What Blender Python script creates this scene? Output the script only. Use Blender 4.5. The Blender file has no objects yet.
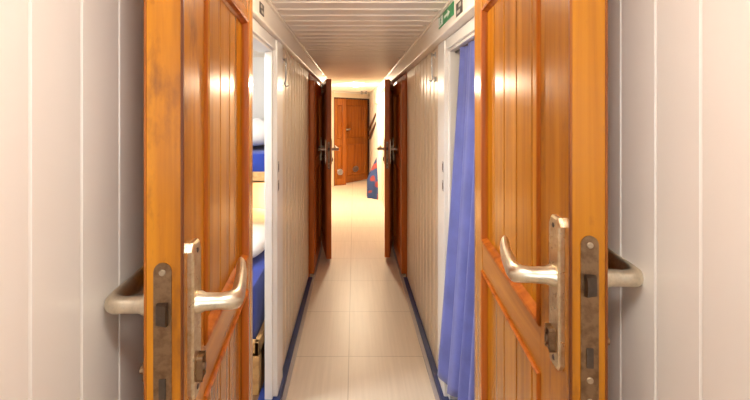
import bpy, bmesh, math, random
from mathutils import Vector, Matrix
random.seed(7)
S = bpy.context.scene
COL = S.collection
PI = math.pi

# ------------------------------------------------------------------ numbers
EYE = 1.40
XL, XR = -0.390, 0.455            # corridor wall faces
CEIL = 1.885

# ------------------------------------------------------------------ materials
def new_mat(name):
    m = bpy.data.materials.new(name); m.use_nodes = True
    nt = m.node_tree; b = nt.nodes['Principled BSDF']
    return m, nt, b

def ramp(nt, stops):
    r = nt.nodes.new('ShaderNodeValToRGB')
    els = r.color_ramp.elements
    while len(els) < len(stops): els.new(0.5)
    for e, (p, c) in zip(els, stops):
        e.position = p; e.color = (*c, 1)
    return r

def mapped(nt, scale, kind='Object'):
    tc = nt.nodes.new('ShaderNodeTexCoord'); mp = nt.nodes.new('ShaderNodeMapping')
    mp.inputs['Scale'].default_value = scale
    nt.links.new(tc.outputs[kind], mp.inputs['Vector'])
    return mp

def noise(nt, vec, scale, detail=4, rough=.55, dist=0):
    n = nt.nodes.new('ShaderNodeTexNoise')
    n.inputs['Scale'].default_value = scale; n.inputs['Detail'].default_value = detail
    n.inputs['Roughness'].default_value = rough; n.inputs['Distortion'].default_value = dist
    nt.links.new(vec.outputs[0], n.inputs['Vector'])
    return n

def bump(nt, b, src, strength, dist=.002):
    bp = nt.nodes.new('ShaderNodeBump'); bp.inputs['Strength'].default_value = strength
    bp.inputs['Distance'].default_value = dist
    nt.links.new(src, bp.inputs['Height']); nt.links.new(bp.outputs[0], b.inputs['Normal'])

def wood(name, dark, mid, light, rough=.22, axis='z', coat=.13, stain=0.0):
    m, nt, b = new_mat(name)
    sc = {'z': (30, 30, 1.1), 'y': (30, 1.1, 30), 'x': (1.1, 30, 30)}[axis]
    mp = mapped(nt, sc)
    n = noise(nt, mp, 1.0, 6, .6, .6)
    r = ramp(nt, [(.28, dark), (.5, mid), (.74, light)])
    nt.links.new(n.outputs['Fac'], r.inputs['Fac'])
    col = r.outputs['Color']
    # each piece of timber differs a little
    oi = nt.nodes.new('ShaderNodeObjectInfo')
    hsv = nt.nodes.new('ShaderNodeHueSaturation')
    mr = nt.nodes.new('ShaderNodeMapRange'); mr.inputs['To Min'].default_value = .9; mr.inputs['To Max'].default_value = 1.1
    nt.links.new(oi.outputs['Random'], mr.inputs['Value']); nt.links.new(mr.outputs[0], hsv.inputs['Value'])
    nt.links.new(col, hsv.inputs['Color']); col = hsv.outputs['Color']
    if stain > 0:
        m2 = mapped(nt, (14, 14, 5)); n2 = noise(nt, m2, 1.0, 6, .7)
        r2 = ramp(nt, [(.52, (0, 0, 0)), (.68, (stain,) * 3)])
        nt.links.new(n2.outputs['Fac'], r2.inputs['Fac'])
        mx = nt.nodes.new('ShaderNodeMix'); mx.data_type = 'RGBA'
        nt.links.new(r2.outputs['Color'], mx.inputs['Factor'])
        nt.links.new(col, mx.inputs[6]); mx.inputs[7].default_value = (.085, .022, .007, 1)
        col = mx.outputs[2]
    nt.links.new(col, b.inputs['Base Color'])
    b.inputs['Roughness'].default_value = rough; b.inputs['Specular IOR Level'].default_value = .3
    b.inputs['Coat Weight'].default_value = coat; b.inputs['Coat Roughness'].default_value = .12
    m3 = mapped(nt, (9, 9, 3)); n3 = noise(nt, m3, 1.0, 3, .5)
    bump(nt, b, n3.outputs['Fac'], .25, .002)
    return m

def paint(name, col, rough=.35, var=.04, bumpy=.12, coat=0.0, spec=.5):
    m, nt, b = new_mat(name)
    mp = mapped(nt, (3, 3, 3)); n = noise(nt, mp, 1.0, 4)
    lo = tuple(c * (1 - var) for c in col); hi = tuple(min(1, c * (1 + var)) for c in col)
    r = ramp(nt, [(.35, lo), (.65, hi)])
    nt.links.new(n.outputs['Fac'], r.inputs['Fac']); nt.links.new(r.outputs['Color'], b.inputs['Base Color'])
    b.inputs['Roughness'].default_value = rough; b.inputs['Coat Weight'].default_value = coat
    b.inputs['Specular IOR Level'].default_value = spec
    m2 = mapped(nt, (55, 55, 9)); n2 = noise(nt, m2, 1.0, 3)
    bump(nt, b, n2.outputs['Fac'], bumpy, .001)
    return m

def metal(name, col, rough, metallic=1.0, blot=None):
    m, nt, b = new_mat(name)
    b.inputs['Metallic'].default_value = metallic
    mp = mapped(nt, (60, 60, 60)); n = noise(nt, mp, 1.0, 5, .65)
    lo = blot or tuple(c * .82 for c in col)
    r = ramp(nt, [(.34, lo), (.56, col)])
    nt.links.new(n.outputs['Fac'], r.inputs['Fac']); nt.links.new(r.outputs['Color'], b.inputs['Base Color'])
    rr = ramp(nt, [(.3, (rough * 1.35,) * 3), (.7, (rough * .8,) * 3)])
    nt.links.new(n.outputs['Fac'], rr.inputs['Fac']); nt.links.new(rr.outputs['Color'], b.inputs['Roughness'])
    return m

def emit(name, col, s):
    m, nt, b = new_mat(name)
    b.inputs['Base Color'].default_value = (*col, 1)
    b.inputs['Emission Color'].default_value = (*col, 1); b.inputs['Emission Strength'].default_value = s
    return m

def fabric(name, col, var=.12, weave=500):
    m, nt, b = new_mat(name)
    mp = mapped(nt, (1, 1, 1)); n = noise(nt, mp, 9, 4)
    r = ramp(nt, [(.35, tuple(c * (1 - var) for c in col)), (.65, tuple(c * (1 + var) for c in col))])
    nt.links.new(n.outputs['Fac'], r.inputs['Fac']); nt.links.new(r.outputs['Color'], b.inputs['Base Color'])
    b.inputs['Roughness'].default_value = .85; b.inputs['Sheen Weight'].default_value = .3
    n2 = noise(nt, mp, weave, 2); bump(nt, b, n2.outputs['Fac'], .2, .001)
    return m

def floor_mat():
    m, nt, b = new_mat('cream_floor_boards')
    tc = nt.nodes.new('ShaderNodeTexCoord')
    mp = nt.nodes.new('ShaderNodeMapping'); mp.inputs['Rotation'].default_value = (0, 0, PI / 2)
    mp.inputs['Location'].default_value = (0.20, 0.03, 0)
    nt.links.new(tc.outputs['Object'], mp.inputs['Vector'])
    br = nt.nodes.new('ShaderNodeTexBrick')
    br.offset = 0.0; br.squash = 1.0
    br.inputs['Scale'].default_value = 1.0
    br.inputs['Brick Width'].default_value = .53; br.inputs['Row Height'].default_value = .46
    br.inputs['Mortar Size'].default_value = .0032; br.inputs['Mortar Smooth'].default_value = .3
    br.inputs['Color1'].default_value = (.73, .62, .49, 1); br.inputs['Color2'].default_value = (.75, .64, .51, 1)
    br.inputs['Mortar'].default_value = (.52, .42, .31, 1)
    nt.links.new(mp.outputs[0], br.inputs['Vector'])
    # fine strips printed along the corridor
    m2 = nt.nodes.new('ShaderNodeMapping'); m2.inputs['Scale'].default_value = (55, 2.0, 1)
    nt.links.new(tc.outputs['Object'], m2.inputs['Vector'])
    n = noise(nt, m2, 1.0, 5, .6)
    r = ramp(nt, [(.3, (.93, .92, .91)), (.7, (1.04, 1.04, 1.04))])
    nt.links.new(n.outputs['Fac'], r.inputs['Fac'])
    mx = nt.nodes.new('ShaderNodeMix'); mx.data_type = 'RGBA'; mx.blend_type = 'MULTIPLY'; mx.inputs['Factor'].default_value = 1
    nt.links.new(br.outputs['Color'], mx.inputs[6]); nt.links.new(r.outputs['Color'], mx.inputs[7])
    # scuffs
    m3 = nt.nodes.new('ShaderNodeMapping'); m3.inputs['Scale'].default_value = (26, 34, 1)
    nt.links.new(tc.outputs['Object'], m3.inputs['Vector'])
    n3 = noise(nt, m3, 1.0, 5, .7)
    r3 = ramp(nt, [(.66, (1, 1, 1)), (.74, (.80, .77, .73))])
    nt.links.new(n3.outputs['Fac'], r3.inputs['Fac'])
    mx2 = nt.nodes.new('ShaderNodeMix'); mx2.data_type = 'RGBA'; mx2.blend_type = 'MULTIPLY'; mx2.inputs['Factor'].default_value = 1
    nt.links.new(mx.outputs[2], mx2.inputs[6]); nt.links.new(r3.outputs['Color'], mx2.inputs[7])
    nt.links.new(mx2.outputs[2], b.inputs['Base Color'])
    rr = ramp(nt, [(.3, (.44,) * 3), (.7, (.32,) * 3)])
    nt.links.new(n3.outputs['Fac'], rr.inputs['Fac']); nt.links.new(rr.outputs['Color'], b.inputs['Roughness'])
    bump(nt, b, n.outputs['Fac'], .35, .0012)
    return m

M = {}
M['wood'] = wood('varnished_pine', (.235, .078, .002), (.40, .147, .004), (.53, .210, .008), .24)
M['wood_rail'] = wood('varnished_pine_across', (.225, .068, .002), (.36, .122, .004), (.47, .172, .008), .24, axis='y')
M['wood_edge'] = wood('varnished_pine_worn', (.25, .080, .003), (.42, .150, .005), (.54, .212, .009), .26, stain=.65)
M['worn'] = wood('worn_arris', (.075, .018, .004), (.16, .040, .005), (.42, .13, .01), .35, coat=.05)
M['mould'] = wood('moulding_pine', (.24, .055, .007), (.42, .11, .012), (.55, .17, .02), .2)
M['far_wood'] = wood('far_red_wood', (.32, .066, .006), (.50, .125, .012), (.62, .18, .018), .38, coat=.1)  # redder version of the pine tone for the farther doors
M['far_lining'] = wood('far_red_lining', (.26, .052, .006), (.42, .098, .011), (.54, .145, .016), .75, coat=0)
M['far_lining'].node_tree.nodes['Principled BSDF'].inputs['Specular IOR Level'].default_value = .15
M['lobby_wood'] = wood('lobby_pine', (.19, .046, .004), (.29, .080, .006), (.37, .115, .009), .25)
M['rail_wood'] = wood('dark_rail_wood', (.018, .007, .005), (.03, .011, .008), (.045, .018, .012), .3, axis='y')
M['wall'] = paint('gloss_cream_paint', (.785, .742, .69), .30, .02, .10, coat=.15)
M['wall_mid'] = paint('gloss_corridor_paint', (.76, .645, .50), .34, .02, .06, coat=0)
M['ceil'] = paint('gloss_ceiling_paint', (.87, .805, .715), .40, .02, .06, coat=0)
M['white'] = paint('white_trim_paint', (.82, .80, .76), .32, .02, .06)
M['lobby'] = paint('lobby_white_paint', (.85, .82, .76), .4, .02, .05)
M['blue'] = paint('blue_floor_paint', (.010, .026, .13), .4, .35, .3)
M['grey_strip'] = paint('grey_edging', (.42, .37, .36), .4, .08, .1)
M['floor'] = floor_mat()
M['cabin_floor'] = wood('cabin_floor_board', (.10, .05, .02), (.16, .08, .035), (.2, .11, .05), .5, axis='y', coat=0)
M['handle'] = metal('satin_champagne_metal', (.74, .66, .52), .34)
M['plate'] = metal('worn_champagne_plate', (.76, .65, .45), .30, blot=(.60, .44, .23))
M['lock'] = metal('tarnished_lock_steel', (.27, .17, .095), .40, blot=(.17, .095, .05))
M['lock_screw'] = metal('worn_screw', (.46, .36, .25), .4)
M['dark_metal'] = metal('dark_steel', (.13, .10, .08), .4)
M['chrome'] = metal('grey_steel', (.50, .50, .52), .3)
M['hinge'] = metal('pale_hinge', (.75, .72, .66), .4, .6)
M['curtain'] = fabric('blue_violet_curtain', (.115, .138, .43))
M['bed_blue'] = fabric('royal_blue_cover', (.010, .035, .28))
M['bed_white'] = fabric('white_bedding', (.78, .78, .78), .04)
M['bunk'] = wood('bunk_pine', (.45, .24, .09), (.60, .34, .13), (.68, .42, .18), .35, axis='y')
M['cloth'] = None
M['green'] = paint('sign_green', (.02, .27, .09), .4, .02, 0)
M['sign_white'] = paint('sign_white', (.75, .82, .75), .4, .02, 0)
M['sticker_dark'] = paint('sticker_dark', (.05, .04, .035), .4, .1, 0)
M['sticker_pale'] = paint('sticker_pale', (.5, .47, .42), .4, .1, 0)
M['box'] = paint('tan_box', (.52, .37, .24), .5, .05, .1)
M['lamp_on'] = emit('lamp_glow', (1, .81, .57), 850)
M['lamp_near'] = emit('lamp_glow_near', (1, .93, .87), 52)
M['fill_mid'] = emit('fill_glow_mid', (1, .83, .60), 66)
M['reading_on'] = emit('reading_glow', (1, .62, .22), 110)
M['fill_cabin'] = emit('fill_glow_cabin', (.95, .97, 1), 105)
M['brass'] = metal('brass', (.72, .5, .2), .3)

def cloth_mat():
    m, nt, b = new_mat('blue_red_cloth')
    mp = mapped(nt, (1, 1, 1)); n = noise(nt, mp, 5.5, 1, .4)
    r = ramp(nt, [(.0, (.012, .035, .12)), (.54, (.022, .05, .16)), (.58, (.26, .035, .03)), (.72, (.24, .05, .04))])
    nt.links.new(n.outputs['Fac'], r.inputs['Fac']); nt.links.new(r.outputs['Color'], b.inputs['Base Color'])
    b.inputs['Roughness'].default_value = .85
    return m
M['cloth'] = cloth_mat()

# ------------------------------------------------------------------ mesh helpers
class MB:
    def __init__(self, f=None):
        self.bm = bmesh.new(); self.f = f or (lambda p: p)
    def v(self, p): return self.bm.verts.new(self.f(Vector(p)))
    def hexa(self, pts):
        vs = [self.v(p) for p in pts]
        for q in ((0, 3, 2, 1), (4, 5, 6, 7), (0, 1, 5, 4), (1, 2, 6, 5), (2, 3, 7, 6), (3, 0, 4, 7)):
            self.bm.faces.new([vs[i] for i in q])
    def box(self, a, b, bev=0):
        (x0, y0, z0), (x1, y1, z1) = a, b
        if bev <= 0:
            self.hexa([(x0, y0, z0), (x1, y0, z0), (x1, y1, z0), (x0, y1, z0), (x0, y0, z1), (x1, y0, z1), (x1, y1, z1), (x0, y1, z1)])
            return
        tmp = bmesh.new()
        bmesh.ops.create_cube(tmp, size=1)
        for q in tmp.verts:
            q.co = Vector(((x0 + x1) / 2 + q.co.x * (x1 - x0), (y0 + y1) / 2 + q.co.y * (y1 - y0), (z0 + z1) / 2 + q.co.z * (z1 - z0)))
        bmesh.ops.bevel(tmp, geom=tmp.edges[:], offset=bev, segments=2, affect='EDGES', profile=.5)
        mp = {q: self.v(q.co) for q in tmp.verts}
        for fc in tmp.faces: self.bm.faces.new([mp[q] for q in fc.verts])
        tmp.free()
    def prism(self, pts, d0, d1):
        """pts: polygon as functions of depth: each pt is (p at d0, p at d1) made by d0/d1 callables"""
        a = [self.v(d0(p)) for p in pts]; b = [self.v(d1(p)) for p in pts]
        n = len(pts)
        self.bm.faces.new(a[::-1]); self.bm.faces.new(b)
        for i in range(n):
            j = (i + 1) % n
            self.bm.faces.new([a[i], a[j], b[j], b[i]])
    def tube(self, path, radii, seg=12, cap=True):
        path = [Vector(p) for p in path]; n = len(path)
        rings = []; up = None
        for i, p in enumerate(path):
            t = (path[min(i + 1, n - 1)] - path[max(i - 1, 0)]).normalized()
            if up is None:
                up = Vector((0, 0, 1)) if abs(t.z) < .9 else Vector((1, 0, 0))
            s = t.cross(up).normalized(); up = s.cross(t).normalized()
            r = radii[i] if hasattr(radii, '__len__') else radii
            ra, rb = r if isinstance(r, tuple) else (r, r)
            rings.append([self.v(p + s * (ra * math.cos(2 * PI * k / seg)) + up * (rb * math.sin(2 * PI * k / seg))) for k in range(seg)])
        for i in range(n - 1):
            for k in range(seg):
                l = (k + 1) % seg
                self.bm.faces.new([rings[i][k], rings[i][l], rings[i + 1][l], rings[i + 1][k]])
        if cap:
            self.bm.faces.new(rings[0][::-1]); self.bm.faces.new(rings[-1])
    def disc(self, c, ax, r, h, seg=16):
        c = Vector(c); ax = Vector(ax).normalized()
        self.tube([c, c + ax * h * .7, c + ax * h], [r, r, r * .8], seg)
    def dome(self, c, r, h, down=True, seg=24, rings=6):
        c = Vector(c); sgn = -1 if down else 1
        rr = []
        for i in range(rings):
            a = i / rings * PI / 2
            rr.append([self.v(c + Vector((r * math.cos(a) * math.cos(2 * PI * k / seg), r * math.cos(a) * math.sin(2 * PI * k / seg), sgn * h * math.sin(a)))) for k in range(seg)])
        tip = self.v(c + Vector((0, 0, sgn * h)))
        for i in range(rings - 1):
            for k in range(seg):
                l = (k + 1) % seg
                self.bm.faces.new([rr[i][k], rr[i][l], rr[i + 1][l], rr[i + 1][k]])
        for k in range(seg): self.bm.faces.new([rr[-1][k], rr[-1][(k + 1) % seg], tip])
        self.bm.faces.new(rr[0][::-1])
    def build(self, name, mat, parent=None, smooth=False, loc=None):
        bmesh.ops.recalc_face_normals(self.bm, faces=self.bm.faces[:])
        me = bpy.data.meshes.new(name); self.bm.to_mesh(me); self.bm.free()
        me.materials.append(mat)
        if smooth:
            for p in me.polygons: p.use_smooth = True
            try: me.set_sharp_from_angle(angle=math.radians(40))
            except Exception: pass
        o = bpy.data.objects.new(name, me); COL.objects.link(o)
        if parent: o.parent = parent
        if loc: o.location = loc
        return o

def tag(o, label=None, cat=None, group=None, kind=None):
    if label: o['label'] = label
    if cat: o['category'] = cat
    if group: o['group'] = group
    if kind: o['kind'] = kind
    return o

def empty(name, loc, rz=0):
    o = bpy.data.objects.new(name, None); COL.objects.link(o)
    o.empty_display_size = .1
    o.location = loc; o.rotation_euler = (0, 0, rz)
    return o

def struct(o): o['kind'] = 'structure'; return o

def board_profile(a0, a1, pitch, phase, gw, gd, back):
    """polyline along 'a' with V grooves; returns polygon (a, n); n=0 face, n=gd into the board, n=back rear"""
    pts = [(a0, 0)]
    k = math.ceil((a0 - phase) / pitch)
    while True:
        g = phase + k * pitch
        if g > a1 - gw: break
        if g > a0 + gw:
            pts += [(g - gw / 2, 0), (g - gw * .12, gd), (g + gw * .12, gd), (g + gw / 2, 0)]
        k += 1
    pts += [(a1, 0), (a1, back), (a0, back)]
    return pts

# ------------------------------------------------------------------ setting
def side_wall(mb, sgn, x, y0, y1, z0, z1, pitch, phase, gw=.006, gd=.005, th=.05):
    pts = board_profile(y0, y1, pitch, phase, gw, gd, th)
    mb.prism(pts, lambda p: (x + sgn * p[1], p[0], z0), lambda p: (x + sgn * p[1], p[0], z1))

DOOR_TOP = 1.715
JN, JF = 1.93, 2.08                # casing of the near cabin doorways
FD0, FD1 = 3.44, 4.22              # shut cabin doors
OD0, OD1 = 4.56, 5.20              # doorway of the open cabin doors
for side, sgn, x, n0 in (('left', -1, XL, 1.25), ('right', 1, XR, 1.37)):
    mb = MB()
    if side == 'left': side_wall(mb, sgn, x, -1.6, n0, 0, CEIL, .0913, .4815, .0055, .005)
    else: side_wall(mb, sgn, x, -1.6, n0, 0, CEIL, .0785, .5245, .0055, .005)
    w = mb.build('wall_%s' % side, M['wall']); struct(w)
    mb = MB()
    side_wall(mb, sgn, x, n0, JF - .01, DOOR_TOP, CEIL, 10, 50)
    side_wall(mb, sgn, x, JF - .01, FD0, 0, CEIL, .115, 2.16, .030, .020)
    side_wall(mb, sgn, x, FD0, FD1, DOOR_TOP, CEIL, 10, 50)
    side_wall(mb, sgn, x, FD1, OD0, 0, CEIL, .115, 4.32, .030, .020)
    side_wall(mb, sgn, x, OD0, OD1, DOOR_TOP, CEIL, 10, 50)
    side_wall(mb, sgn, x, OD1, 5.45 if side == 'left' else 6.6, 0, CEIL, .115, 5.3, .030, .020)
    struct(mb.build('wall_%s_corridor' % side, M['wall_mid']))

# floor
mb = MB()
mb.box((-1.9, -1.6, -.05), (1.9, 9.6, 0))
struct(mb.build('floor', M['floor']))
# ceiling, planks laid across
mb = MB()
pts = [(-1.6, 0)]
for k in range(-32, 65):                                   # bead and groove at every joint
    g = 2.055 + .1125 * k
    pts += [(g - .009, 0), (g - .006, -.004), (g - .001, -.0052), (g + .004, -.004), (g + .007, 0), (g + .009, .007), (g + .016, .007), (g + .018, 0)]
pts += [(9.4, 0), (9.4, .06), (-1.6, .06)]
mb.prism(pts, lambda p: (-1.9, p[0], CEIL + p[1]), lambda p: (1.9, p[0], CEIL + p[1]))
struct(mb.build('ceiling', M['ceil']))

# painted margins of the floor and grey edging strips
mbl = MB()
def strip(mb, xa, xb, y0, y1, h):
    mb.box((min(xa, xb), y0, 0), (max(xa, xb), y1, h), .003)
strip(mbl, XL, XL + .034, 2.0, FD0 - .02, .016)
strip(mbl, XL - .07, XL + .036, 1.3, 2.10, .042)
struct(mbl.build('baseboard_left', M['blue']))
mbl = MB()
strip(mbl, XR, XR - .034, 2.0, FD0 - .02, .016)
strip(mbl, XR + .12, XR - .036, 1.4, 2.10, .042)
struct(mbl.build('baseboard_right', M['blue']))
for sgn, x in ((1, XL + .034), (-1, XR - .034)):
    mb = MB(); strip(mb, x, x + sgn * .022, 1.3, 4.5, .012)
    struct(mb.build('trim_floor_edge', M['grey_strip']))

# frieze boards under the ceiling, with a small bead along the lower edge
for side, sgn, x, d in (('left', 1, XL, .025), ('right', -1, XR, .045)):
    xf = x + sgn * d
    mb = MB()
    mb.box((min(x, xf), -1.6, 1.775), (max(x, xf), 5.45 if side == 'left' else 6.6, CEIL), .003)
    xb = xf + sgn * .008
    mb.box((min(x, xb), -1.6, 1.766), (max(x, xb), 5.45 if side == 'left' else 6.6, 1.781), .004)
    xc = xf + sgn * .012
    mb.box((min(x, xc), -1.6, CEIL - .014), (max(x, xc), 5.45 if side == 'left' else 6.6, CEIL), .004)
    f = struct(mb.build('trim_frieze_%s' % side, M['ceil']))
    if side == 'right':
        for i in range(7):
            c = MB(); c.dome((0, 0, 0), .011, .006, True, 12, 4)  # row of small pale domes along the frieze
            o = c.build('small_dome', M['hinge'], f, True)
            o.location = (xc - .018, 1.86 + i * .30, CEIL)

# casings of the near doorways
def casing(side, sgn, x, n0):
    dp = .037 if side == 'left' else .055
    mb = MB()
    mb.box((min(x - sgn * .02, x + sgn * .01), JN, 0), (max(x - sgn * .02, x + sgn * .01), JF, DOOR_TOP + .05), .005)   # face, far side
    mb.box((min(x, x + sgn * dp), JN - .022, 0), (max(x, x + sgn * dp), JN + .10, DOOR_TOP), .004)                    # lining
    mb.box((min(x - sgn * .012, x + sgn * .01), n0 - .12, DOOR_TOP), (max(x - sgn * .012, x + sgn * .01), JN + .01, DOOR_TOP + .05), .004)
    mb.box((min(x, x + sgn * .075), n0 - .03, DOOR_TOP - .012), (max(x, x + sgn * .075), JN, DOOR_TOP + .02), .003)
    mb.box((min(x, x + sgn * .075), n0 - .10, 0), (max(x, x + sgn * .075), n0, DOOR_TOP), .003)
    c = struct(mb.build('trim_doorway_%s' % side, M['white']))
    for z in (1.147, 1.055):
        q = MB(); xx = x - sgn * .02
        q.box((min(xx, xx - sgn * .002), 1.942, z - .026), (max(xx, xx - sgn * .002), 1.970, z + .026), .0008)
        k = q.build('strike_plate', M['chrome'], c)
        h = MB(); xx = x - sgn * .022
        h.box((min(xx, xx - sgn * .0006), 1.949, z - .017), (max(xx, xx - sgn * .0006), 1.963, z + .014))
        h.build('latch_hole', M['dark_metal'], k)
casing('left', -1, XL, 1.25); casing('right', 1, XR, 1.37)

# linings of the farther doorways
for side, sgn, x in (('left', -1, XL), ('right', 1, XR)):
    for a, b in ((FD0, FD1), (OD0, OD1)):
        mb = MB()
        for y0, y1 in ((a - .012, a + .016), (b - .016, b + .012)):
            mb.box((min(x - sgn * .006, x + sgn * .06), y0, 0), (max(x - sgn * .006, x + sgn * .06), y1, DOOR_TOP + .02), .002)
        mb.box((min(x - sgn * .006, x + sgn * .06), a, DOOR_TOP - .01), (max(x - sgn * .006, x + sgn * .06), b, 1.774), .002)
        struct(mb.build('trim_far_doorway_%s' % side, M['far_lining']))

# cabin shells
def shell(name, x0, x1, y0, y1, mat, win=None):
    """cabin behind the corridor wall: x0 corridor side, x1 outer side"""
    sg = 1 if x1 > x0 else -1
    mb = MB()
    mb.box((min(x0, x1), y0 - .03, 0), (max(x0, x1), y0, CEIL)); mb.box((min(x0, x1), y1, 0), (max(x0, x1), y1 + .03, CEIL))
    xa, xb = min(x1, x1 + sg * .04), max(x1, x1 + sg * .04)
    if win:
        wy0, wy1, wz0, wz1 = win
        mb.box((xa, y0, 0), (xb, wy0, CEIL)); mb.box((xa, wy1, 0), (xb, y1, CEIL))
        mb.box((xa, wy0, 0), (xb, wy1, wz0)); mb.box((xa, wy0, wz1), (xb, wy1, CEIL))
    else: mb.box((xa, y0, 0), (xb, y1, CEIL))
    return struct(mb.build(name, mat))
shell('wall_cabin_left', XL - .05, -1.75, .2, 3.36, M['white'], (1.2, 2.3, 1.0, 1.6))
shell('wall_cabin_right', XR + .05, 1.75, .2, 3.36, M['white'])
mb = MB(); mb.box((-1.75, .2, 0), (XL - .075, 3.36, .012)); struct(mb.build('floor_cabin_left', M['cabin_floor']))
mb = MB(); mb.box((XR + .125, .2, 0), (1.75, 3.36, .012)); struct(mb.build('floor_cabin_right', M['cabin_floor']))
mb = MB()
for a, b in (((-1.79, 1.16, .96), (-1.745, 2.34, 1.0)), ((-1.79, 1.16, 1.6), (-1.745, 2.34, 1.64)), ((-1.79, 1.16, 1.0), (-1.745, 1.2, 1.6)), ((-1.79, 2.3, 1.0), (-1.745, 2.34, 1.6))):
    mb.box(a, b, .004)
struct(mb.build('window_1', M['white']))
# cabin behind the far open doors
shell('wall_far_cabin_left', XL - .05, -1.5, 3.42, 5.42, M['white']); shell('wall_far_cabin_right', XR + .05, 1.5, 3.42, 5.42, M['white'])

# lobby
def wall_seg(name, p, q, th, z0, z1, mat, holes=None):
    """upright wall from p to q (x, y), solid to its left when walking p->q"""
    p, q = Vector((*p, 0)), Vector((*q, 0)); d = (q - p).normalized(); n = Vector((-d.y, d.x, 0)) * th; L = (q - p).length
    mb = MB()
    def bx(a, b, za, zb):
        A, B = p + d * a, p + d * b
        mb.hexa([(A.x, A.y, za), (B.x, B.y, za), (B.x + n.x, B.y + n.y, za), (A.x + n.x, A.y + n.y, za),
                 (A.x, A.y, zb), (B.x, B.y, zb), (B.x + n.x, B.y + n.y, zb), (A.x + n.x, A.y + n.y, zb)])
    if holes:
        a, b, h = holes
        bx(0, a, z0, z1); bx(b, L, z0, z1); bx(a, b, h, z1)
    else: bx(0, L, z0, z1)
    return struct(mb.build(name, mat))
P0 = Vector((-1.30, 7.05)); P1 = Vector((.345, 8.72))
bd = (P1 - P0).normalized()
BA = Vector((-.41, 7.86))          # left edge of the lobby doorway
# back wall straight on through the two points seen in the photo
bdir = (Vector((.325, 8.68)) - BA).normalized()
Bl = BA - bdir * 1.1; Br = BA + bdir * 1.16
LB = (BA - Bl).length
wall_seg('wall_back', (Bl.x, Bl.y), (Br.x, Br.y), .06, 0, CEIL, M['lobby'], (LB, LB + 1.10, 1.735))
wall_seg('wall_lobby_right', (Br.x + .02, Br.y + .1), (.46, 6.58), -.06, 0, CEIL, M['lobby'])
wall_seg('wall_lobby_left', (-1.25, 5.45), (-1.25, 9.0), .06, 0, CEIL, M['lobby'])
wall_seg('wall_lobby_front', (-1.25, 5.42), (XL, 5.42), .03, 0, CEIL, M['lobby'])
wall_seg('wall_beyond', (-1.5, 9.45), (1.5, 9.45), .06, 0, CEIL, M['lobby'])
# wall end behind the camera with an opening to the daylight
mb = MB(); mb.box((XL - .05, -1.66, 0), (XR + .05, -1.6, .95)); mb.box((XL - .05, -1.66, 1.72), (XR + .05, -1.6, CEIL))
mb.box((XL - .05, -1.66, .95), (XL + .06, -1.6, 1.72)); mb.box((XR - .06, -1.66, .95), (XR + .05, -1.6, 1.72))
struct(mb.build('wall_front', M['wall']))

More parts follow.
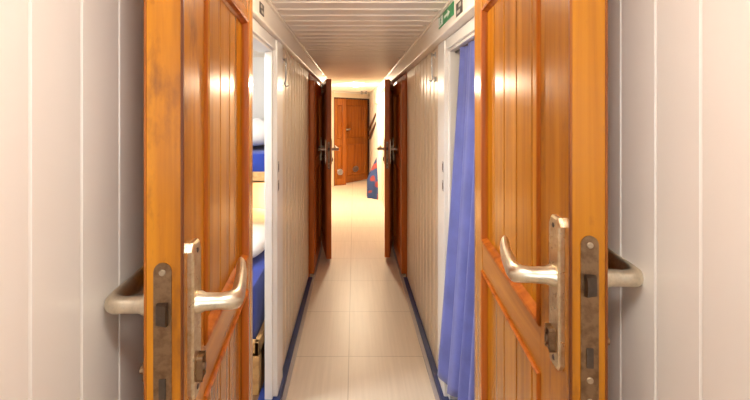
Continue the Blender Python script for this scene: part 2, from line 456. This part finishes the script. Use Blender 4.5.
# ------------------------------------------------------------------ doors
def door(name, label, hinge, lock, t, sgn, T=None, ztop=1.76, zr0=.915, zr1=1.0, ptop=1.66, stile_l=.11, stile_h=.10,
         mats=None, group=None, pitch=.095, hw=('handle',), handles=(True, True), vent=False, flip=False, hinges=True, bottom=.025, face_hinge=False, worn=False):
    """hinge, lock: (x, y) of the corridor-side face; sgn: x direction of the thickness"""
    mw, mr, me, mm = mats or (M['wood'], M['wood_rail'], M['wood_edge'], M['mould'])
    h = Vector(hinge); l = Vector(lock); d = l - h; w = d.length
    rz = math.atan2(d.x, -d.y)
    root = empty(name, (h.x, h.y, 0), rz)
    tag(root, label, 'door', group or ('cabin doors along the corridor' if name.startswith('cabin') else 'leaves of the far double door'), 'thing')
    f = lambda p: Vector((sgn * p.y, -p.x, p.z))          # (u, v, z) -> local
    r0 = bottom + .13
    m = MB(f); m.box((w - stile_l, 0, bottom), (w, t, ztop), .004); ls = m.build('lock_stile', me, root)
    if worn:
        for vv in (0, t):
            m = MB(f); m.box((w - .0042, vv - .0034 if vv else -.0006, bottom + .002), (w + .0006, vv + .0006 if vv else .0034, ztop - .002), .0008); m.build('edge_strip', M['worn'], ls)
    m = MB(f); m.box((0, 0, bottom), (stile_h, t, ztop), .004); m.build('hinge_stile', mw, root)
    for a, b in ((bottom, r0), (zr0, zr1), (ptop, ztop)):
        m = MB(f); m.box((stile_h, .0015, a), (w - stile_l, t - .0015, b), .0015); m.build('rail', mr, root)
    for a, b in ((r0, zr0), (zr1, ptop)):
        m = MB(f)
        u0, u1 = stile_h + .0005, w - stile_l - .0005
        front = board_profile(u0, u1, pitch, stile_h + pitch * .9, .009, .005, .2)[:-2]
        rec = .013
        poly = [(u, rec + n) for u, n in front] + [(u, t - rec - n) for u, n in reversed(front)]
        m.prism(poly, lambda p: (p[0], p[1], a), lambda p: (p[0], p[1], b))
        m.build('panel', mw, root)
        m = MB(f)
        mw_ = .016
        for face, s in ((0, 1), (t, -1)):
            def ring(off, v): return [(u0 + off, face + s * v, a + off), (u1 - off, face + s * v, a + off), (u1 - off, face + s * v, b - off), (u0 + off, face + s * v, b - off)]
            rings = [ring(0, .0125), ring(0, -.002), ring(.004, -.005), ring(.009, -.003), ring(.012, .006), ring(mw_, .0125)]
            V = [[m.v(p) for p in r] for r in rings]
            for i in range(len(V)):
                j = (i + 1) % len(V)
                for k in range(4):
                    q = (k + 1) % 4
                    m.bm.faces.new([V[i][k], V[i][q], V[j][q], V[j][k]])
        m.build('panel_moulding', mm, root)
    if T is None: T = 1.22
    uc = w - .040
    for on, face, s in ((handles[0], 0, -1), (handles[1], t, 1)):
        if not on: continue
        m = MB(f)
        hw2 = .0205; zb, zt = T - .24, T
        ch = .012
        outline = [(uc - hw2, zb + ch), (uc - hw2 + ch * .7, zb), (uc + hw2 - ch * .7, zb), (uc + hw2, zb + ch), (uc + hw2, zt - ch), (uc + hw2 - ch * .7, zt), (uc - hw2 + ch * .7, zt), (uc - hw2, zt - ch)]
        ins = [(uc + (u - uc) * .86, (zb + zt) / 2 + (z - (zb + zt) / 2) * .975) for u, z in outline]
        A = [m.v((u, face, z)) for u, z in outline]; B = [m.v((u, face + s * .006, z)) for u, z in outline]; C = [m.v((u, face + s * .009, z)) for u, z in ins]
        for R1, R2 in ((A, B), (B, C)):
            for k in range(8):
                m.bm.faces.new([R1[k], R1[(k + 1) % 8], R2[(k + 1) % 8], R2[k]])
        m.bm.faces.new(C); m.bm.faces.new(A[::-1])
        pl = m.build('handle_plate', M['plate'], root)
        zl = T - .095; fv = face + s * .009
        m = MB(f)
        path = [(uc, fv - s * .002, zl), (uc, fv + s * .004, zl), (uc, fv + s * .012, zl), (uc, fv + s * .034, zl), (uc - .001, fv + s * .048, zl), (uc - .009, fv + s * .056, zl - .001),
                (uc - .026, fv + s * .057, zl - .001), (uc - .062, fv + s * .053, zl + .001), (uc - .095, fv + s * .049, zl + .005), (uc - .118, fv + s * .044, zl + .010), (uc - .124, fv + s * .042, zl + .011)]
        rad = [.017, .017, .0135, .0125, (.0130, .0135), (.0130, .0160), (.0110, .0170), (.0105, .0175), (.0095, .0180), (.0085, .0165), (.007, .0150)]
        # keep rings upright: path turns in the horizontal plane
        m.tube(path, rad, 14); m.build('lever', M['handle'], pl, True)
        m = MB(f); zk = T - .195
        m.box((uc - .009, fv, zk - .016), (uc + .009, fv + s * .007, zk + .016), .003)
        m.tube([(uc, fv, zk), (uc, fv + s * .012, zk)], .006, 10)
        m.build('key_turn', M['lock'], pl)
        for zz in (T - .014, T - .226):
            m = MB(f); m.disc((uc, fv - s * .001, zz), (0, s, 0), .004, .0022, 10); m.build('screw', M['dark_metal'], pl)
    # lock face in the edge
    m = MB(f); tc = t * .52
    zt, zb = T - .018, T - .285; hw2 = .0125
    N = 8
    out = [(tc - hw2, zb + hw2)] + [(tc - hw2 * math.cos(a), zb + hw2 - hw2 * math.sin(a)) for a in [PI * k / N for k in range(1, N)]] + [(tc + hw2, zb + hw2), (tc + hw2, zt - hw2)] + \
          [(tc + hw2 * math.cos(a), zt - hw2 + hw2 * math.sin(a)) for a in [PI * k / N for k in range(1, N)]] + [(tc - hw2, zt - hw2)]
    m.prism(out, lambda p: (w - .001, p[0], p[1]), lambda p: (w + .0018, p[0], p[1]))
    lp = m.build('lock_plate', M['lock'], root)
    zl = T - .092
    m = MB(f)
    m.prism([(w, zl - .017), (w + .012, zl - .014), (w + .014, zl + .0), (w + .012, zl + .014), (w, zl + .017)],
            lambda p: (p[0], tc - .008, p[1]), lambda p: (p[0] - (p[0] - w) * .55, tc + .008, p[1]))
    m.build('latch_bolt', M['dark_metal'], lp)
    for zz in (zt - .014, zb + .02, zt - .215):
        m = MB(f); m.disc((w + .001, tc, zz), (1, 0, 0), .0048, .0028, 12); m.build('screw', M['lock_screw'], lp)
    m = MB(f); m.box((w, tc - .005, T - .215), (w + .0035, tc + .005, T - .185), .001); m.build('deadbolt', M['dark_metal'], lp)
    if hinges:
        for zz in ((.20, 1.55) if face_hinge else (.30, 1.50)):
            if face_hinge:
                m = MB(f)
                m.tube([(-.012, -.009, zz - .05), (-.012, -.009, zz + .05)], .0085, 12)
                m.box((-.048, -.0095, zz - .045), (-.012, -.0062, zz + .045), .0006); m.box((-.012, -.006, zz - .045), (.035, .001, zz + .045), .0006)
                m.build('hinge', M['hinge'], root); continue
            m = MB(f); vv = t + .004
            m.tube([(-.006, vv, zz - .045), (-.006, vv, zz + .045)], .007, 12)
            m.box((-.004, t - .002, zz - .04), (.03, t + .0015, zz + .04), .0006)
            m.build('hinge', M['hinge'], root)
    if vent:
        m = MB(f); um = w * .5; zz = .27; vr = min(.085, w * .22)
        for k in range(9):
            du = (-.88 + k * 1.76 / 8) * vr
            hh = .05 * math.sqrt(max(.08, 1 - (du / vr) ** 2))
            m.box((um + du - .004, -.004, zz - hh), (um + du + .004, .002, zz + hh))
        m.tube([(um + vr * math.cos(a), -.001, zz + .056 * math.sin(a)) for a in [2 * PI * k / 24 for k in range(25)]], .004, 6, False)
        m.build('vent_grille', M['chrome'], root)
    return root

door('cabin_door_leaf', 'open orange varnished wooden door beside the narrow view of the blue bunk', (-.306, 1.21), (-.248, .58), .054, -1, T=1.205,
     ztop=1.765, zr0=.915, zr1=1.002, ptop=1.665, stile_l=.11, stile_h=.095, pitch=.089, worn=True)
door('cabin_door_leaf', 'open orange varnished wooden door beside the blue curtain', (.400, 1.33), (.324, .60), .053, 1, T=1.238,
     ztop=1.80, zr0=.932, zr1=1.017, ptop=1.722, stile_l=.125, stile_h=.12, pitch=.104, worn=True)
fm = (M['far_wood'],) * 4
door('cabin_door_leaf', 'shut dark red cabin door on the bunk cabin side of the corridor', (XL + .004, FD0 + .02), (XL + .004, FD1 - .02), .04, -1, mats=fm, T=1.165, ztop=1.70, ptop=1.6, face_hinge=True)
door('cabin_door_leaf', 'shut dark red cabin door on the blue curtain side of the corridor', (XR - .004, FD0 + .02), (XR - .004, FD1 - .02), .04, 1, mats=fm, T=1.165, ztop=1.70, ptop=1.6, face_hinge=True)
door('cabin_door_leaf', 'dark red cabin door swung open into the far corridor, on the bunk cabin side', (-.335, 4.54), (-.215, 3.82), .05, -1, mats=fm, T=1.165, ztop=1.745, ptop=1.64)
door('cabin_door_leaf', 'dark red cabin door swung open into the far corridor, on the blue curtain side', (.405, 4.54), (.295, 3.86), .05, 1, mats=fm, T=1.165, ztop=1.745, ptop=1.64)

# hinges of the shut doors on the wall
# lobby double door
lm = (M['lobby_wood'],) * 4
A = BA + bdir * .02; B = BA + bdir * 1.08; split = BA + bdir * .27
nrm = Vector((bdir.y, -bdir.x))
def lobby_leaf(label, hinge, lock, off, T):
    d = (lock - hinge); 
    return door('lobby_door_leaf', label, hinge + nrm * off, lock + nrm * off, .045, 1, mats=lm, T=T, ztop=1.725, zr0=.80, zr1=.92, ptop=1.60, vent=True, handles=(True, False), hinges=False, stile_l=.09, stile_h=.09)

def lobby_door(name, label, hinge, lock, T, face, has_handle=True):
    h = Vector(hinge); l = Vector(lock); d = l - h
    # thickness direction in local x: away from the camera
    side = 1 if (Vector((d.y, -d.x)).dot(Vector((0, 1))) < 0) else -1
    return door(name, label, h, l, .045, face, mats=lm, T=T, ztop=1.725, zr0=.80, zr1=.92, ptop=1.60, vent=True, handles=(has_handle, False), hinges=False, bottom=.006, stile_l=.08, stile_h=.08)
lobby_door('lobby_door_leaf', 'narrow orange wooden leaf of the far double door, ajar', A - nrm * .0, split + nrm * .10, 1.20, 1, False)
lobby_door('lobby_door_leaf', 'wide orange wooden leaf of the far double door with lever handle', B - nrm * .02, split + bdir * .03 - nrm * .02, 1.20, -1)
# casing of the lobby doorway
mb = MB()
def seg_box(a, b, o0, o1, z0, z1):
    pa, pb = BA + bdir * a, BA + bdir * b
    q = [pa + nrm * o0, pb + nrm * o0, pb + nrm * o1, pa + nrm * o1]
    mb.hexa([(*p, z0) for p in q] + [(*p, z1) for p in q])
seg_box(-.07, 0.0, 0, .02, 0, 1.86); seg_box(1.10, 1.16, 0, .02, 0, 1.735)
seg_box(-.07, 1.16, 0, .03, 1.75, 1.84)
struct(mb.build('trim_lobby_doorway', M['wall_mid']))
mb = MB()
seg_box(-.005, .022, -.05, .012, 0, 1.75); seg_box(1.085, 1.105, -.05, .012, 0, 1.75); seg_box(0, 1.105, -.05, .012, 1.725, 1.752)
struct(mb.build('trim_lobby_doorframe', M['rail_wood']))

# ------------------------------------------------------------------ curtain
def curtain():
    m = MB(); nu, nv = 90, 40
    rows = []
    z1, z0 = 1.698, .215
    for j in range(nv + 1):
        t = j / nv                       # 0 top, 1 bottom
        row = []
        for i in range(nu + 1):
            s = i / nu                   # 0 far edge, 1 near
            y = (1.835 + .068 * t) - s * .50
            x = .484 - .088 * t ** 1.3 * (1 - .55 * s)
            ph = s * 2 * PI * 4.2 + .5 * math.sin(3 * t + s * 5)
            amp = .011 + .010 * t
            x += amp * math.sin(ph) + .004 * math.sin(ph * 2.3 + 1)
            y += .004 * math.sin(ph * 1.7 + 2 * t)
            z = z1 + (z0 - z1) * t + .018 * t * math.sin(ph * .5 + .7) + (.02 * s * t)
            row.append(m.v((x, y, z)))
        rows.append(row)
    for j in range(nv):
        for i in range(nu):
            m.bm.faces.new([rows[j][i], rows[j][i + 1], rows[j + 1][i + 1], rows[j + 1][i]])
    o = m.build('curtain', M['curtain'], None, True)
    for p in o.data.polygons: p.use_smooth = True
    md = o.modifiers.new('thick', 'SOLIDIFY'); md.thickness = .003
    tag(o, 'long blue violet curtain hanging in the cabin doorway', 'curtain')
    r = MB(); r.tube([(.486, 1.36, 1.70), (.486, 1.905, 1.70)], .005, 10)
    tag(r.build('curtain_rail', M['dark_metal'], None, True), 'thin dark rail along the top of the blue curtain', 'curtain rail')
curtain()

# ------------------------------------------------------------------ signs, hooks
def on_side(side, y0, y1, z0, z1, th, mat, name, parent=None, out=0.0, bev=.0005):
    x, sgn = (XL + .025, 1) if side == 'left' else (XR - .045, -1)
    xa = x + sgn * out; xb = xa + sgn * th
    m = MB(); m.box((min(xa, xb), y0, z0), (max(xa, xb), y1, z1), bev)
    return m.build(name, mat, parent)
g = on_side('right', 1.64, 1.92, 1.812, 1.866, .004, M['green'], 'exit_sign')
tag(g, 'green and white emergency exit sign with running figure above the curtained doorway', 'sign')
# white running-figure field at the far end, figure and arrow
on_side('right', 1.83, 1.915, 1.817, 1.861, .0006, M['sign_white'], 'sign_field', g, .004, 0)
def sign_poly(pts, mat, name, out):
    x = XR - .045 - out
    m = MB(); m.prism(pts, lambda p: (x, p[0], p[1]), lambda p: (x - .0006, p[0], p[1])); return m.build(name, mat, g)
c0, zc = 1.872, 1.839
m = MB(); x = XR - .045 - .0046
m.tube([(x, c0 - .004, zc + .015), (x - .0006, c0 - .004, zc + .015)], .0045, 10)
for a, b in (((0, .010), (.004, -.002)), ((.004, -.002), (-.008, -.010)), ((-.008, -.010), (-.005, -.019)), ((.004, -.002), (.014, -.009)), ((.014, -.009), (.020, -.018)), ((0, .009), (-.013, .003)), ((0, .009), (.012, .004))):
    p, q = Vector((c0 + a[0], zc + a[1])), Vector((c0 + b[0], zc + b[1])); d = (q - p).normalized(); n = Vector((-d.y, d.x)) * .0028
    pts = [p - d * .001 + n, q + d * .001 + n, q + d * .001 - n, p - d * .001 - n]
    m.prism([tuple(k) for k in pts], lambda k: (x, k[0], k[1]), lambda k: (x - .0006, k[0], k[1]))
m.build('running_figure', M['green'], g)
sign_poly([(1.80, 1.845), (1.735, 1.845), (1.735, 1.857), (1.695, 1.839), (1.735, 1.821), (1.735, 1.833), (1.80, 1.833)], M['sign_white'], 'arrow', .004)

def sticker(side, y0, y1, z0, z1, label):
    s = on_side(side, y0, y1, z0, z1, .002, M['sticker_dark'], 'notice_sticker')
    tag(s, label, 'sticker', None)
    w, h = y1 - y0, z1 - z0
    m_ = []
    on_side(side, y0 + w * .15, y0 + w * .55, z0 + h * .55, z0 + h * .85, .0005, M['sticker_pale'], 'pale_print', s, .002, 0)
    on_side(side, y0 + w * .35, y0 + w * .85, z0 + h * .15, z0 + h * .4, .0005, M['sticker_pale'], 'pale_print', s, .002, 0)
sticker('left', 1.545, 1.615, 1.795, 1.84, 'small dark notice sticker above the doorway to the bunk cabin')
sticker('right', 1.51, 1.60, 1.79, 1.842, 'small dark notice sticker beside the green exit sign')

def cabin_hook(side, label, y, z):
    x, sgn = (XL, 1) if side == 'left' else (XR, -1)
    r = empty('hanging_hook', (x, y, z)); tag(r, label, 'hook', 'wall mounted door hooks')
    m = MB(); m.box((min(0, sgn * .004), -.018, -.016), (max(0, sgn * .004), .018, .016), .0012)
    m.tube([(sgn * .004, 0, 0), (sgn * .022, 0, 0)], .006, 10)
    m.tube([(sgn * .020 , .009 * math.cos(a), .009 * math.sin(a)) for a in [2 * PI * k / 16 for k in range(17)]], .003, 8, False)
    m.build('eye_plate', M['chrome'], r, True)
    m = MB()
    m.tube([(sgn * .020, 0, -.006), (sgn * .022, -.002, -.03), (sgn * .020, -.002, -.11), (sgn * .014, -.001, -.132), (sgn * .022, .004, -.146), (sgn * .034, .006, -.138)], .0042, 10)
    m.build('hook_arm', M['chrome'], r, True)
    m = MB(); m.disc((0, 0, -.135), (sgn, 0, 0), .014, .006, 14); m.build('rest_plate', M['chrome'], r, True)
cabin_hook('left', 'hanging steel door hook on the cream boards beside the bunk cabin jamb', 2.17, 1.70)
cabin_hook('right', 'hanging steel door hook on the cream boards beside the curtained doorway', 2.235, 1.735)

# stay rods that hold the open far doors
for side, sgn, a, b, lab in (('left', 1, (XL + .002, 4.30, 1.66), (-.292, 4.05, 1.655), 'brass stay hook holding the open far door opposite the tan wall box'),
                        ('right', -1, (XR - .002, 4.30, 1.66), (.372, 4.05, 1.655), 'brass stay hook holding the open far door near the tan wall box')):
    m = MB(); m.disc(a, (sgn, 0, 0), .016, .008, 12)
    m.tube([(a[0] + sgn * .006, a[1], a[2]), ((a[0] + b[0]) / 2, (a[1] + b[1]) / 2, a[2] + .004), b], .005, 8)
    tag(m.build('stay_hook', M['brass'], None, True), lab, 'hook')

# ------------------------------------------------------------------ left cabin: bunks
def bunk():
    r = empty('bunk_bed', (-.85, 2.6, .012)); tag(r, 'wooden two tier bunk bed seen through the slit beside the open door', 'bed')
    def part(name, mat, *boxes):
        m = MB(lambda p: p - Vector((-.85, 2.6, .012)))
        for a, b in boxes: m.box(a, b, .004)
        return m.build(name, mat, r)
    X0, X1, Y0, Y1 = -1.30, -.47, 1.98, 3.35
    for x in (X0, X1 - .05):
        for y in (Y0, Y1 - .05): part('post', M['bunk'], ((x, y, .012), (x + .05, y + .05, .205 if x > -1 and y < 2.5 else 1.25)))
    part('lower_frame', M['bunk'], ((X0, Y0, .205), (X1, Y0 + .03, .275)), ((X1 - .025, Y0, .205), (X1, Y1, .275)), ((X0, Y1 - .03, .205), (X1, Y1, .275)), ((X0, Y0, .205), (X0 + .025, Y1, .275)), ((X0, Y0, .205), (X1, Y1, .225)))
    part('upper_frame', M['bunk'], ((X0, 2.45, .985), (X1, 2.48, 1.05)), ((X1 - .025, 2.45, .985), (X1, Y1, 1.05)), ((X0, Y1 - .03, .985), (X1, Y1, 1.05)), ((X0, 2.45, .985), (X1, Y1, 1.0)))
    part('headboard', M['white'], ((X0, Y1 - .02, .25), (X1, Y1, .98)))
bunk()
m = MB(); m.box((-1.27, 2.015, .226), (-.50, 3.325, .54), .03); tag(m.build('mattress', M['bed_blue'], None, True), 'deep royal blue mattress on the lower bunk', 'mattress')
m = MB(); m.box((-1.27, 2.49, 1.001), (-.50, 3.325, 1.165), .03); tag(m.build('mattress', M['bed_blue'], None, True), 'royal blue mattress on the upper bunk', 'mattress')
def soft(name, label, cat, c, r, seed, mat):
    bm = bmesh.new(); bmesh.ops.create_uvsphere(bm, u_segments=32, v_segments=18, radius=1)
    rnd = random.Random(seed); ph = [rnd.uniform(0, 6) for _ in range(6)]
    for v in bm.verts:
        p = v.co
        sq = lambda a: math.copysign(abs(a) ** .6, a)
        q = Vector((sq(p.x) * r[0], sq(p.y) * r[1], sq(p.z) * r[2]))
        q.z += .10 * r[2] * (math.sin(9 * p.x + ph[0]) + math.sin(8 * p.y + ph[1]) + math.sin(13 * (p.x + p.y) + ph[2])) * (1 if p.z > 0 else .1)
        v.co = q
    me = bpy.data.meshes.new(name); bm.to_mesh(me); bm.free(); me.materials.append(mat)
    for pl in me.polygons: pl.use_smooth = True
    o = bpy.data.objects.new(name, me); COL.objects.link(o); o.location = c
    tag(o, label, cat)
    return o
soft('pillow', 'white crumpled pillow on the lower bunk in warm light', 'pillow', (-.86, 2.72, .602), (.33, .56, .06), 3, M['bed_white'])
soft('duvet', 'white folded duvet heaped on the upper bunk', 'duvet', (-.88, 2.92, 1.272), (.34, .38, .095), 5, M['bed_white'])
# reading lamp under the upper bunk
r = empty('reading_lamp', (-.60, 3.32, .80)); tag(r, 'small glowing warm reading lamp over the lower bunk pillow', 'lamp')
m = MB(); m.box((-.03, -.012, -.03), (.03, .01, .03), .004); m.build('wall_mount', M['brass'], r)
m = MB(); m.tube([(0, -.012, 0), (0, -.05, .01), (0, -.07, -.01)], .006, 8); m.build('arm', M['brass'], r, True)
m = MB(); m.dome((0, -.085, -.01), .035, .05, True, 16, 5); m.build('bulb', M['reading_on'], r, True)
# round flush lamps: the lobby one, and unseen ones added for their light
def flush_lamp(x, y, rad, label, mat, h=.045, cat='lamp'):
    r = empty('ceiling_lamp', (x, y, CEIL)); tag(r, label, cat)
    m = MB(); m.tube([(0, 0, 0), (0, 0, -.014), (0, 0, -.018)], [rad * 1.12, rad * 1.12, rad * 1.02], 28); m.build('rim', M['white'], r, True)
    m = MB(); m.dome((0, 0, -.018), rad, h, True, 28, 6); m.build('diffuser', mat, r, True)
    return r
flush_lamp(.02, 6.15, .07, 'glowing round ceiling lamp in the far lobby', M['lamp_on'], .03)
flush_lamp(.03, 1.30, .08, 'added fill lamp, out of view above the two open orange doors', M['fill_mid'])  # added fill light for the corridor; no lamp known here
flush_lamp(.03, .12, .10, 'unseen round ceiling lamp just above the viewer', M['lamp_near'])  # out of view; placed to brighten the foreground walls
flush_lamp(-.95, 1.75, .12, 'added fill lamp, out of view on the bunk cabin ceiling', M['fill_cabin'])  # added to whiten the cabin interior; no lamp known here

# ------------------------------------------------------------------ lobby things
def handrail(label, a, b):
    a, b = Vector(a), Vector(b)
    r = empty('handrail', a); tag(r, label, 'handrail', 'sloping handrails in the lobby')
    d = b - a
    m = MB(); m.tube([Vector((0, 0, 0)), d * .02, d * .5, d * .98, d], [(.014, .02), (.022, .034), (.022, .034), (.022, .034), (.014, .02)], 10); m.build('rail', M['rail_wood'], r, True)
    for t in (.18, .8):
        p = d * t; m = MB(); m.tube([p, p + Vector((.055, 0, -.01))], .008, 8); m.disc(p + Vector((.052, 0, -.01)), (1, 0, 0), .02, .006, 10); m.build('bracket', M['chrome'], r, True)
handrail('upper of the two dark sloping wooden handrails on the white lobby wall', (.395, 7.0, 1.42), (.315, 8.4, 1.085))
handrail('lower of the two dark sloping wooden handrails on the white lobby wall', (.395, 7.0, 1.265), (.315, 8.25, .92))
r = empty('wall_box', (.44, 6.78, 1.59)); tag(r, 'tan wall box mounted high on the lobby wall above the handrails', 'box')
m = MB(); m.box((-.075, -.14, 0), (.02, .14, .25), .006); m.build('housing', M['box'], r)
m = MB(); m.box((-.082, -.13, .012), (-.075, .13, .238), .003); m.build('front_cover', M['box'], r)
m = MB(); m.disc((-.081, 0, .05), (-1, 0, 0), .014, .008, 12); m.build('knob', M['chrome'], r)

def draped():
    m = MB(); nu, nv = 36, 22
    base = Vector((.458, 6.92, 0))
    rows = []
    for j in range(nv + 1):
        t = j / nv                                         # 0 top
        rr = .018 + .19 * (1 - (1 - min(1, t / .62)) ** 1.15)
        row = []
        for i in range(nu):
            a = 2 * PI * i / nu
            k = 1 + .10 * t * math.sin(7 * a + 1.3) + .05 * t * math.sin(11 * a)
            x = math.cos(a) * rr * k * (1.0 if math.cos(a) < 0 else .12); y = math.sin(a) * rr * 1.15 * k
            row.append(m.v((base.x - .025 + x * 1.0, base.y + y - .06 * t, (.72 * (1 - t) + .002))))
        rows.append(row)
    for j in range(nv):
        for i in range(nu):
            l = (i + 1) % nu
            m.bm.faces.new([rows[j][i], rows[j][l], rows[j + 1][l], rows[j + 1][i]])
    m.bm.faces.new(rows[0]); m.bm.faces.new(rows[-1][::-1])
    tag(m.build('draped_cloth', M['cloth'], None, True), 'blue and red patterned cloth draped down to the floor by the lobby handrails', 'cloth')
draped()
# twin fitting on the lobby ceiling before the doors
r = empty('twin_spotlight', (.20, 8.0, CEIL)); tag(r, 'small grey twin fitting on the ceiling in front of the far double door', 'lamp')
m = MB(); m.box((-.07, -.02, -.012), (.07, .02, 0), .003); m.build('base', M['chrome'], r)
for dx in (-.045, .045):
    m = MB(); m.tube([(dx, 0, -.012), (dx, -.01, -.03), (dx, -.035, -.055)], [.012, .02, .024], 12); m.build('spot_head', M['chrome'], r, True)

# ------------------------------------------------------------------ world, camera
w = bpy.data.worlds.new('daylight'); S.world = w; w.use_nodes = True
bg = w.node_tree.nodes['Background']; bg.inputs['Color'].default_value = (.82, .92, 1, 1); bg.inputs['Strength'].default_value = 4.5

cam = bpy.data.cameras.new('camera'); co = bpy.data.objects.new('camera', cam); COL.objects.link(co)
co.location = (0, 0, EYE); co.rotation_euler = (PI / 2, 0, 0)
cam.sensor_width = 36; cam.lens = 400 / 750 * 36
cam.shift_x = (375 - 354) / 750; cam.shift_y = -(200 - 115) / 750
cam.clip_start = .02
S.camera = co
S.view_settings.view_transform = 'Standard'; S.view_settings.look = 'None'
S.view_settings.exposure = 0.45; S.view_settings.gamma = 1
try: S.view_settings.use_curve_mapping = False
except Exception: pass
S.cycles.max_bounces = 12; S.cycles.diffuse_bounces = 8
